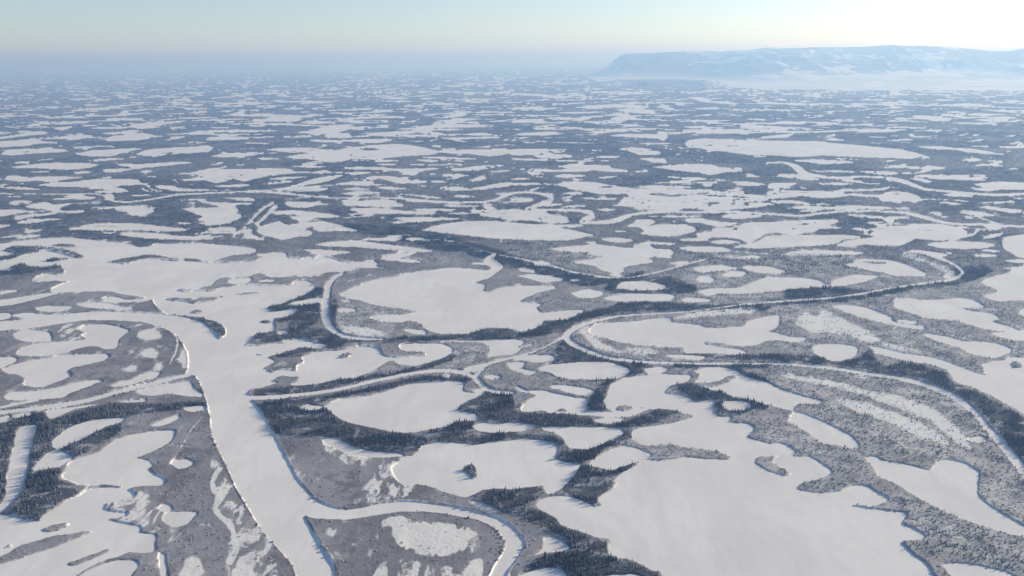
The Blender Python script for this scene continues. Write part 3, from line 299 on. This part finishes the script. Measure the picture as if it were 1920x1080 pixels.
def ground_material():
    m, nt, b = mat('delta_ground'); g = NT(nt)
    co = g.n('ShaderNodeTexCoord').outputs['Object']
    at = g.n('ShaderNodeAttribute', attribute_name='cover'); sp = g.n('ShaderNodeSeparateColor'); g.link(at.outputs['Color'], sp.inputs['Color'])
    spruce, mixed, snow = sp.outputs['Red'], sp.outputs['Green'], sp.outputs['Blue']; patchy = at.outputs['Alpha']
    fine = g.noise(co, 1/7, 3, .6); mid = g.noise(co, 1/38, 3, .55, .4); big = g.noise(co, 1/210, 4, .55)
    mp = g.n('ShaderNodeMapping'); mp.inputs['Scale'].default_value = (1, .38, 1); mp.inputs['Rotation'].default_value = (0, 0, 1.05)
    g.link(co, mp.inputs['Vector']); streak = g.noise(mp.outputs['Vector'], 1/26, 4, .6, .6)
    mb = g.n('ShaderNodeMapping'); mb.inputs['Scale'].default_value = (1, .3, 1); mb.inputs['Rotation'].default_value = (0, 0, .35); g.link(co, mb.inputs['Vector'])
    band = g.noise(mb.outputs['Vector'], 1/75, 4, .58, .9)
    huge = g.noise(co, 1/520, 3, .5, .5)
    sedge = g.mix(g.ramp(big, .40, .62), (.195, .198, .232), (.275, .28, .322))
    sedge = g.mix(g.math('MULTIPLY', g.ramp(huge, .46, .62), .6), sedge, (.37, .38, .43))
    sedge = g.mix(g.math('MULTIPLY', g.ramp(g.math('ADD', g.math('MULTIPLY', mid, .5), g.math('MULTIPLY', band, .5)), .48, .64), .75), sedge, (.14, .14, .17))
    sedge = g.mix(g.math('MULTIPLY', g.ramp(band, .40, .30), .5), sedge, (.50, .505, .53))
    sedge = g.mix(g.math('MULTIPLY', g.ramp(fine, .46, .72), .13), sedge, (.50, .505, .53))
    # open woodland floor: frosted brush, snow showing between
    speck = g.ramp(g.math('ADD', g.math('MULTIPLY', fine, .5), g.math('MULTIPLY', mid, .5)), .38, .60)
    wood = g.mix(speck, (.27, .275, .30), (.66, .67, .69))
    wood = g.mix(g.math('MULTIPLY', g.ramp(big, .42, .60), .55), wood, (.30, .30, .33))
    c = g.mix(g.math('MULTIPLY', mixed, .85), sedge, wood)
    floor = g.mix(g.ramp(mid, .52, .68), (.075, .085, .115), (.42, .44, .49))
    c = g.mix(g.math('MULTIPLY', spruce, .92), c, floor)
    ps = g.math('MULTIPLY', patchy, g.ramp(streak, .36, .68))
    sn = g.math('ADD', snow, ps, True)
    sn = g.ramp(g.math('ADD', sn, g.math('MULTIPLY', g.math('SUBTRACT', streak, .5), 1.1)), .22, .80)
    c = g.mix(g.math('MULTIPLY', sn, .92), c, SNOWC)
    g.link(c, b.inputs['Base Color'])
    bp = g.n('ShaderNodeBump'); bp.inputs['Strength'].default_value = .55; bp.inputs['Distance'].default_value = 1.6
    g.link(g.math('ADD', fine, mid), bp.inputs['Height']); g.link(bp.outputs['Normal'], b.inputs['Normal'])
    return m
def tree_material(name, dark, snowy):
    m, nt, b = mat(name); g = NT(nt)
    geo = g.n('ShaderNodeNewGeometry'); co = geo.outputs['Position']
    n1 = g.noise(co, 1/9, 2); n2 = g.noise(co, 1.3, 2)
    c = g.mix(n1, dark, tuple(x*1.7 for x in dark))
    s = g.math('MULTIPLY', g.ramp(n2, .52, .62), g.ramp(g.noise(co, 1/120, 2), .42, .62))
    c = g.mix(g.math('MULTIPLY', s, snowy), c, (.72, .74, .78))
    g.link(c, b.inputs['Base Color']); return m
M_SNOW, M_GROUND = snow_material(), ground_material()
M_SPRUCE = tree_material('spruce_needles', (.052, .070, .108), .6)
M_FROST = tree_material('frosted_needles', (.115, .125, .135), .75)
M_WILLOW = tree_material('willow_twigs', (.235, .235, .265), .55)
# ------------------------------------------------------------------ helpers
def mesh_object(name, verts, faces, material, kind=None, smooth=False):
    """verts (n,3), faces (m,k) numpy -> one mesh object"""
    me = bpy.data.meshes.new(name); k = faces.shape[1]
    me.vertices.add(len(verts)); me.vertices.foreach_set('co', np.ascontiguousarray(verts, np.float32).ravel())
    me.loops.add(faces.size); me.loops.foreach_set('vertex_index', np.ascontiguousarray(faces, np.int32).ravel())
    me.polygons.add(len(faces)); me.polygons.foreach_set('loop_start', np.arange(len(faces), dtype=np.int32)*k)
    me.polygons.foreach_set('use_smooth', np.full(len(faces), smooth))
    me.update(calc_edges=True); me.materials.append(material)
    o = bpy.data.objects.new(name, me); scene.collection.objects.link(o)
    if kind: o['kind'] = kind
    return o
def smooth01(x, a, b):
    t = np.clip((x-a)/(b-a), 0, 1); return t*t*(3-2*t)
# ------------------------------------------------------------------ ground and ice
ch, U, V, X, Y, ids, names, snow, patchy, lines, spruce, mixed = survey()
DIST = np.hypot(X, Y)
wet = (ids > 0).astype(np.float32); lake = np.where(V < 470, blur(wet, 1), blur(wet, 2))
chan = blur(np.isin(ids, [i for i, n in enumerate(names) if n in ('channel', 'river')]), 2)
rel = 1.1*(fbm(X/34, Y/34, 3, 51)-.5) + 2.2*(fbm(X/190, Y/190, 2, 57)-.5)
land = 1-smooth01(lake, .02, .5)
chb = smooth01(blur(chan, 4), .0, .12)
riv = blur(np.isin(ids, [i for i, n in enumerate(names) if n == 'river']), 6)
lift_ = .4*chb + 1.1*smooth01(riv, .02, .2)*smooth01(fbm(X/110, Y/110, 3, 15), .36, .62)
Z = np.where(V < 470, 2.6, 2.2) + lift_ - (4.4+2*lift_)*lake + rel*land
Z = np.where(DIST > 9000, 2.5-4.4*lake, Z)
wild = smooth01(fbm(X/420, Y/420, 3, 91), .38, .6)
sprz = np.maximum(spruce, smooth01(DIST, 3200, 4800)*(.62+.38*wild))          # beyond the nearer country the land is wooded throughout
mixz = np.maximum(mixed, .75*smooth01(U-960, 0, 250)*smooth01(V, 470, 540))
mixz = np.maximum(mixz, .55*smooth01(U, 560, 700)*smooth01(V, 500, 560)*(1-smooth01(V, 800, 860)))
bank = np.where((lake > .03) & (lake < .75), .38, 0)*smooth01(riv, .02, .2)*smooth01(fbm(X/60, Y/60, 2, 47), .3, .6)
apron = smooth01(DIST, 19000, 30000)*smooth01(U, 1240, 1720)                   # open snow below the mountains
drift = blur((lake > .05).astype(np.float32), 5)*(.35+.5*smooth01(fbm(X/70, Y/70, 3, 63), .42, .62))*(1-spruce)*(DIST < 6000)
snz = np.clip(snow*.95+lines+bank+apron*.5+drift*.75, 0, 1)
patchy = np.maximum(patchy, .42*smooth01(fbm(X/150, Y/150, 4, 131, .6), .50, .70)*(V > 470)*(1-spruce)*(1-mixz))
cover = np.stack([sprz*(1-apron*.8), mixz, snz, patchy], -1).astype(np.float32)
nv, nu = ch.shape()
verts = np.stack([X, Y, Z], -1).reshape(-1, 3)
idx = np.arange(nv*nu).reshape(nv, nu)
quads = np.stack([idx[1:, :-1], idx[1:, 1:], idx[:-1, 1:], idx[:-1, :-1]], -1).reshape(-1, 4)
ground_obj = mesh_object('ground', verts, quads, M_GROUND, 'structure', True)
ca = ground_obj.data.color_attributes.new('cover', 'FLOAT_COLOR', 'POINT')
ca.data.foreach_set('color', cover.reshape(-1))
# each sheet of ice is cut a little wider than its shore and meets the bank
grow = ids.copy()
for _ in range(2):
    for dy, dx in ((0, 1), (0, -1), (1, 0), (-1, 0)):
        sh = np.roll(np.roll(grow, dy, 0), dx, 1); grow = np.where(grow == 0, sh, grow)
cell = np.maximum.reduce([grow[1:, :-1], grow[1:, 1:], grow[:-1, 1:], grow[:-1, :-1]]).reshape(-1)
order = np.argsort(cell, kind='stable'); cs = cell[order]
start = np.searchsorted(cs, np.arange(len(names)+1))
flat = np.stack([X, Y], -1).reshape(-1, 2)
NAMES = {'wild': 'lakes', 'far': 'frozen_lake', 'lake': 'frozen_lake', 'channel': 'frozen_channel', 'river': 'frozen_river'}
for i in range(1, len(names)):
    fs = quads[order[start[i]:start[i+1]]]
    if not len(fs): continue
    un, inv = np.unique(fs, return_inverse=True)
    vv = np.zeros((len(un), 3)); vv[:, :2] = flat[un]
    mesh_object(NAMES[names[i]], vv, inv.reshape(-1, 4), M_SNOW, 'structure')
# ------------------------------------------------------------------ mountains beyond the plain
def mountains():
    prof = np.array([(1040, 113), (1105, 111), (1138, 108), (1152, 103), (1175, 101), (1210, 100), (1280, 97), (1340, 97), (1395, 95), (1440, 90), (1475, 91.5), (1560, 90), (1620, 89),
                     (1668, 86), (1700, 88), (1780, 90), (1830, 94), (1860, 97.5), (1890, 96), (1925, 92), (2000, 87), (2100, 91), (2200, 88), (2400, 92)], float)
    pu, pv = unroll(prof[:, 0], prof[:, 1])
    us = np.linspace(pu[0], pu[-1], 900); rr = np.concatenate([np.linspace(22000, 33000, 90), np.linspace(33200, 54000, 170)])
    A, Rr = np.meshgrid(us, rr)
    az = (A-960)/(FPX/math.cos(PITCH))      # tangent of the bearing
    x = Rr*az/np.sqrt(1+az*az); y = Rr/np.sqrt(1+az*az)
    top = np.interp(A, pu, pv) + 2.2*(fbm(A/34, A*0, 4, 8, .6)-.5)
    H = np.maximum(ALT + (HOR-top)*Rr/(FPX/math.cos(PITCH))*np.sqrt(1+0*az), 0)
    crest = 41000+2500*(fbm(A/160, A*0, 3, 5)-.5)*2
    rise = smooth01(Rr, 29000+6500*(1-smooth01(A, 1250, 1480)), crest)**1.1
    left = smooth01(A, 1090, 1182)**1.3
    ridg = 1-np.abs(fbm(x/3600, y/3600, 5, 21, .55)*2-1)
    shape = rise*(1-.42*(1-ridg)*4*rise*(1-rise)*2)
    back = 1-.6*smooth01(Rr, crest, crest+9000)
    foot = 45*smooth01(Rr, 22500, 27500)*(1-smooth01(Rr, 31000, 40000))*smooth01(A, 1330, 1600)*fbm(x/3800, y/3800, 4, 77)*2
    h = np.minimum(H*shape*back, H*np.where(Rr > crest, 1, 1)) * left + foot + 230*(ridg-.62)*rise*(1-smooth01(Rr, crest-6000, crest-1200))*left
    h = h - 6*(1-smooth01(Rr, 22000, 25500)) - 8*(1-left)
    n, k = h.shape; idx = np.arange(n*k).reshape(n, k)
    q = np.stack([idx[:-1, :-1], idx[:-1, 1:], idx[1:, 1:], idx[1:, :-1]], -1).reshape(-1, 4)
    m, nt, b = mat('mountain_snow'); g = NT(nt)
    co = g.n('ShaderNodeTexCoord').outputs['Object']; geo = g.n('ShaderNodeNewGeometry')
    sx = g.n('ShaderNodeSeparateXYZ'); g.link(geo.outputs['Normal'], sx.inputs[0])
    mp = g.n('ShaderNodeMapping'); mp.inputs['Scale'].default_value = (1, .4, 1); g.link(co, mp.inputs['Vector'])
    rock = g.noise(mp.outputs['Vector'], 1/800, 5, .62, .8); wood = g.noise(co, 1/2600, 3, .5)
    px_ = g.n('ShaderNodeSeparateXYZ'); g.link(co, px_.inputs[0])
    west = g.math('MULTIPLY', g.math('SUBTRACT', 1.0, g.ramp(px_.outputs['X'], 6500, 13500)), .045)
    f = g.ramp(g.math('ADD', g.math('ADD', g.math('MULTIPLY', rock, .65), g.math('MULTIPLY', wood, .45)), west), .525, .56)
    f = g.math('MULTIPLY', f, g.ramp(px_.outputs['Z'], -150, 420))  # less rock low down: snowy foot, its colour also imitating pale haze
    c = g.mix(g.math('MULTIPLY', f, .92), SNOWC, (.10, .105, .115))
    g.link(c, b.inputs['Base Color'])
    mesh_object('mountains', np.stack([x, y, h], -1).reshape(-1, 3), q, m, 'structure', True)
mountains()
# ------------------------------------------------------------------ spruce and willow
def spruce_template(kind, seed):
    """upright spruce of unit height, base at the origin: trunk, ragged whorls of drooping boughs, a spire"""
    rs = np.random.RandomState(seed); v = []; f = []
    def cone(z0, z1, r, n):
        o = len(v); a0 = rs.rand()*6.28
        for k in range(n):
            a = a0+6.2832*k/n; q = r*(.7+.6*rs.rand())
            v.append((q*math.cos(a), q*math.sin(a), z0+rs.uniform(-.035, .02)))
        v.append((rs.uniform(-.01, .01), rs.uniform(-.01, .01), z1))
        for k in range(n): f.append((o+k, o+(k+1) % n, o+n))
    if kind == 'near':
        cone(-.05, .5, .016, 3)
        zs = [.06, .22, .38, .54, .70]; rr = [.15, .14, .115, .085, .055]
        for z, r in zip(zs, rr): cone(z, min(z+.33, 1.0) if z < .7 else 1.0, r*rs.uniform(.85, 1.2), 6)
    elif kind == 'mid':
        for z, z1, r in ((.03, .55, .155), (.3, .8, .115), (.58, 1.0, .07)): cone(z, z1, r, 5)
    else:
        cone(0, 1.0, .15, 4)
    return np.array(v), np.array(f)
def willow_template(seed):
    rs = np.random.RandomState(seed); v = [(0, 0, .9)]; f = []
    for k in range(6):
        a = k*1.047; v.append((.5*math.cos(a)*rs.uniform(.7, 1.2), .5*math.sin(a)*rs.uniform(.7, 1.2), rs.uniform(.35, .7)))
    for k in range(6): v.append((.42*math.cos(k*1.047+.3), .42*math.sin(k*1.047+.3), -.1))
    for k in range(6):
        j = (k+1) % 6; f += [(0, 1+k, 1+j), (1+k, 7+k, 1+j), (7+k, 7+j, 1+j)]
    return np.array(v), np.array(f)
def scatter(P, hgt, wid, temps, pick):
    """bake copies of the templates into one vertex and face list"""
    VV, FF, off = [], [], 0
    for t, (tv, tf) in enumerate(temps):
        s = np.where(pick == t)[0]
        if not len(s): continue
        a = np.random.rand(len(s))*6.2832; ca_, sa_ = np.cos(a)[:, None], np.sin(a)[:, None]
        x = (tv[:, 0]*ca_-tv[:, 1]*sa_)*wid[s, None]; y = (tv[:, 0]*sa_+tv[:, 1]*ca_)*wid[s, None]; z = tv[None, :, 2]*hgt[s, None]
        lean = np.random.normal(0, .035, (2, len(s), 1))
        p = np.stack([x+lean[0]*z+P[s, 0:1], y+lean[1]*z+P[s, 1:2], z+P[s, 2:3]], -1)
        VV.append(p.reshape(-1, 3)); FF.append((tf[None]+(np.arange(len(s))*len(tv))[:, None, None]+off).reshape(-1, 3)); off += p.shape[0]*p.shape[1]
    return np.concatenate(VV), np.concatenate(FF)
AREA = np.zeros((nv, nu)); ax = np.gradient(X, axis=1); ay = np.gradient(Y, axis=0); AREA = np.abs(ax*ay)
PXM = FPX/np.sqrt(DIST**2+ALT**2)*DIST/np.sqrt(DIST**2+ALT**2)          # photo pixels per upright metre
def lift(a, hm):
    """value of a map where the middle of something hm tall standing here is seen"""
    vi = np.searchsorted(ch.vs, V-.55*hm*PXM).clip(0, nv-1)
    return a[vi, np.arange(nu)[None, :].repeat(nv, 0)]
def sow(density):
    """random points, density per square metre and cell -> indices and positions"""
    n = np.random.poisson(np.clip(density*AREA, 0, 60)); n[0, :] = n[-1, :] = 0; n[:, 0] = n[:, -1] = 0
    ii, jj = np.nonzero(n); rep = n[ii, jj]; ii = np.repeat(ii, rep); jj = np.repeat(jj, rep)
    fi = np.random.rand(len(ii))-.5; fj = np.random.rand(len(ii))-.5
    i1 = np.where(fi > 0, ii+1, ii-1); x = X[ii, jj]; y = Y[ii, jj]
    y = y + np.abs(fi)*(Y[i1, jj]-y); x = x*(1+np.abs(fi)*(Y[i1, jj]/Y[ii, jj]-1)) + fj*ax[ii, jj]
    return ii, jj, np.stack([x, y, np.maximum(Z[ii, jj], .2)-.3], -1)
dry = (ids == 0) & (lake < .30)
shown = lift(spruce, 9.0)*(lift((ids == 0).astype(np.float32), 9.0))
thin = smooth01(fbm(X/48, Y/48, 4, 13, .62), .34, .58)
NEARW = V > 190
d_sp = np.where(dry & NEARW, shown*(.10+.90*thin)*.075, 0)
d_mx = np.where(dry & NEARW, np.clip(lift(mixz, 6.), 0, 1)*(1-shown)*(.15+.85*smooth01(fbm(X/40, Y/40, 3, 19), .40, .62))*.030*(1-.8*snow), 0)
shore = blur(((lake > .02)).astype(np.float32), 6)
d_fa = np.where(dry & NEARW & (V < 520), smooth01(DIST, 3200, 4600)*(.35+.65*wild)*.030*np.clip(4600/DIST, .1, 1)**1.9, 0)
d_fl = np.where(dry & (V > 500), (1-shown)*(1-mixz)*smooth01(fbm(X/60, Y/60, 3, 23), .5, .66)*.0005*(1-snow), 0)
fall = np.clip((3600/np.maximum(DIST, 1))**1.2, .12, 1)
d_all = (d_sp+d_mx)*np.where(DIST > 3600, fall, 1)+d_fa+d_fl
d_all *= ((U > -150) & (U < 2070))
ti, tj, TP = sow(d_all)
hg = np.clip(np.random.gamma(5, 1.38, len(ti)), 2.4, 11.5)*.9*np.where(shown[ti, tj] > .4, 1.0, .72)*(.8+.4*thin[ti, tj])
wd = hg*np.random.uniform(.8, 1.25, len(ti))*(1+.6*smooth01(DIST[ti, tj], 3600, 6000)+3.0*smooth01(DIST[ti, tj], 5500, 12000))
seen = (U[ti, tj] > 8) & (U[ti, tj] < 1912) & (V[ti, tj] < 1062)
size = hg*PXM[ti, tj]*np.where(seen & (shown[ti, tj] > .5), 1, 0)
big = np.argsort(-size)[:300]
keep = np.ones(len(ti), bool); keep[big] = False
TN = [spruce_template('near', s) for s in range(4)]; TM = [spruce_template('mid', s+10) for s in range(4)]; TF = [spruce_template('far', 20+s) for s in range(2)]
dd = DIST[ti, tj]; rnd = np.random.randint(0, 4, len(ti))
print('trees', len(ti), 'near', int((dd < 2300).sum()))
pick = np.where(dd < 2300, rnd, np.where(dd < 3900, 4+rnd, 8+rnd % 2))
open_wood = (shown[ti, tj] < .35) & (d_fa[ti, tj] <= 0)
s_ = keep & ~open_wood
vv, ff = scatter(TP[s_], hg[s_], wd[s_], TN+TM+TF, pick[s_])
forest = mesh_object('spruce_forest', vv, ff, M_SPRUCE, 'stuff')
forest['label'] = 'dark spruce woods lining the channels and lake shores of the delta'; forest['category'] = 'forest'
s_ = keep & open_wood
vv, ff = scatter(TP[s_], hg[s_]*.72, wd[s_]*.95, TN+TM+TF, pick[s_])
frosted = mesh_object('frosted_woodland', vv, ff, M_FROST, 'stuff')
frosted['label'] = 'open frosted spruce woodland scattered over snowy ground'; frosted['category'] = 'woodland'
d_wi = np.where((ids == 0) & (lake < .4) & (V > 500), (.2+.8*smooth01(fbm(X/28, Y/28, 3, 29), .42, .6))*(.008+.012*mixz+.006*shown)*(1-.85*np.clip(snow+patchy*.8, 0, 1)), 0)*np.clip((2600/np.maximum(DIST, 1))**2, .1, 1)*((U > -150) & (U < 2070))
edge = blur((chan > .3).astype(np.float32), 3); fringe = ((ids == 0) & (lake < .35) & (edge > .04) & (DIST < 3200)).astype(np.float32)
fringe *= smooth01(fbm(X/90, Y/90, 3, 41), .46, .66)
d_wi = d_wi + fringe*.025
wi, wj, WP = sow(d_wi)
print('willows', len(wi))
wh = np.random.uniform(1.1, 2.6, len(wi))*(1+.45*fringe[wi, wj]); ww = wh*np.random.uniform(1.0, 1.9, len(wi))
vv, ff = scatter(WP, wh, ww, [willow_template(s) for s in range(3)], np.random.randint(0, 3, len(wi)))
scrub = mesh_object('willow_scrub', vv, ff, M_WILLOW, 'stuff')
scrub['label'] = 'grey leafless willow scrub over the snowy flats'; scrub['category'] = 'scrub'
# ------------------------------------------------------------------ the 300 spruces that stand largest in the picture, one object each
tmesh = []
for tv, tf in TN:
    o = mesh_object('spruce_tree', tv, tf, M_SPRUCE); tmesh.append(o.data); bpy.data.objects.remove(o)
def stand(u, v):
    for test, text, grp in STANDS:
        if test(u, v): return text, grp
STANDS = [
 (lambda u, v: u < 330, 'narrow dark spruce in the stand along the narrow side channel at lower left', 'spruces by the lower left side channel'),
 (lambda u, v: v > 1020 and 960 < u < 1300, 'tall dark spruce in the curved belt at the bottom edge below the great lake', 'spruces in the bottom belt'),
 (lambda u, v: 860 < u < 1060 and v <= 1020, 'dark spruce in the wood between the island lake and the side river bend', 'spruces between lake and river bend'),
 (lambda u, v: 1030 < u < 1260, 'dark spruce on the neck of land at the left shore of the great lake', 'spruces on the left shore of the great lake'),
 (lambda u, v: u >= 1260, 'dark spruce in the snowy open wood right of the great lake', 'spruces right of the great lake'),
 (lambda u, v: True, 'dark spruce on the east bank of the wide frozen river', 'spruces on the east bank of the frozen river'),
]
from collections import Counter
cnt = Counter()
for k in big:
    o = bpy.data.objects.new('spruce_tree', tmesh[rnd[k]]); scene.collection.objects.link(o)
    o.location = TP[k]; o.scale = (wd[k], wd[k], hg[k]); o.rotation_euler = (random.gauss(0, .03), random.gauss(0, .03), random.random()*6.28)
    o['label'], o['group'] = stand(U[ti[k], tj[k]], V[ti[k], tj[k]]); o['category'] = 'spruce tree'; cnt[o['group']] += 1
print(cnt)
# ------------------------------------------------------------------ haze: one closed box of thin air round camera and country
def haze():
    L, zb, zt = 215000.0, -12.0, 1230.0
    v = np.array([(x, y, z) for z in (zb, zt) for x, y in ((-L, -L), (L, -L), (L, L), (-L, L))])
    f = np.array([(3, 2, 1, 0), (4, 5, 6, 7), (0, 1, 5, 4), (1, 2, 6, 5), (2, 3, 7, 6), (3, 0, 4, 7)])
    m = bpy.data.materials.new('haze'); m.use_nodes = True; nt = m.node_tree; nt.nodes.clear()
    out = nt.nodes.new('ShaderNodeOutputMaterial'); pv = nt.nodes.new('ShaderNodeVolumePrincipled')
    pv.inputs['Density'].default_value = HAZE_DENSITY; pv.inputs['Color'].default_value = (.31, .55, 1.0, 1); pv.inputs['Absorption Color'].default_value = (.46, .41, 1, 1); pv.inputs['Anisotropy'].default_value = .33
    nt.links.new(pv.outputs['Volume'], out.inputs['Volume'])
    mesh_object('haze', v, f, m, 'stuff')
haze()
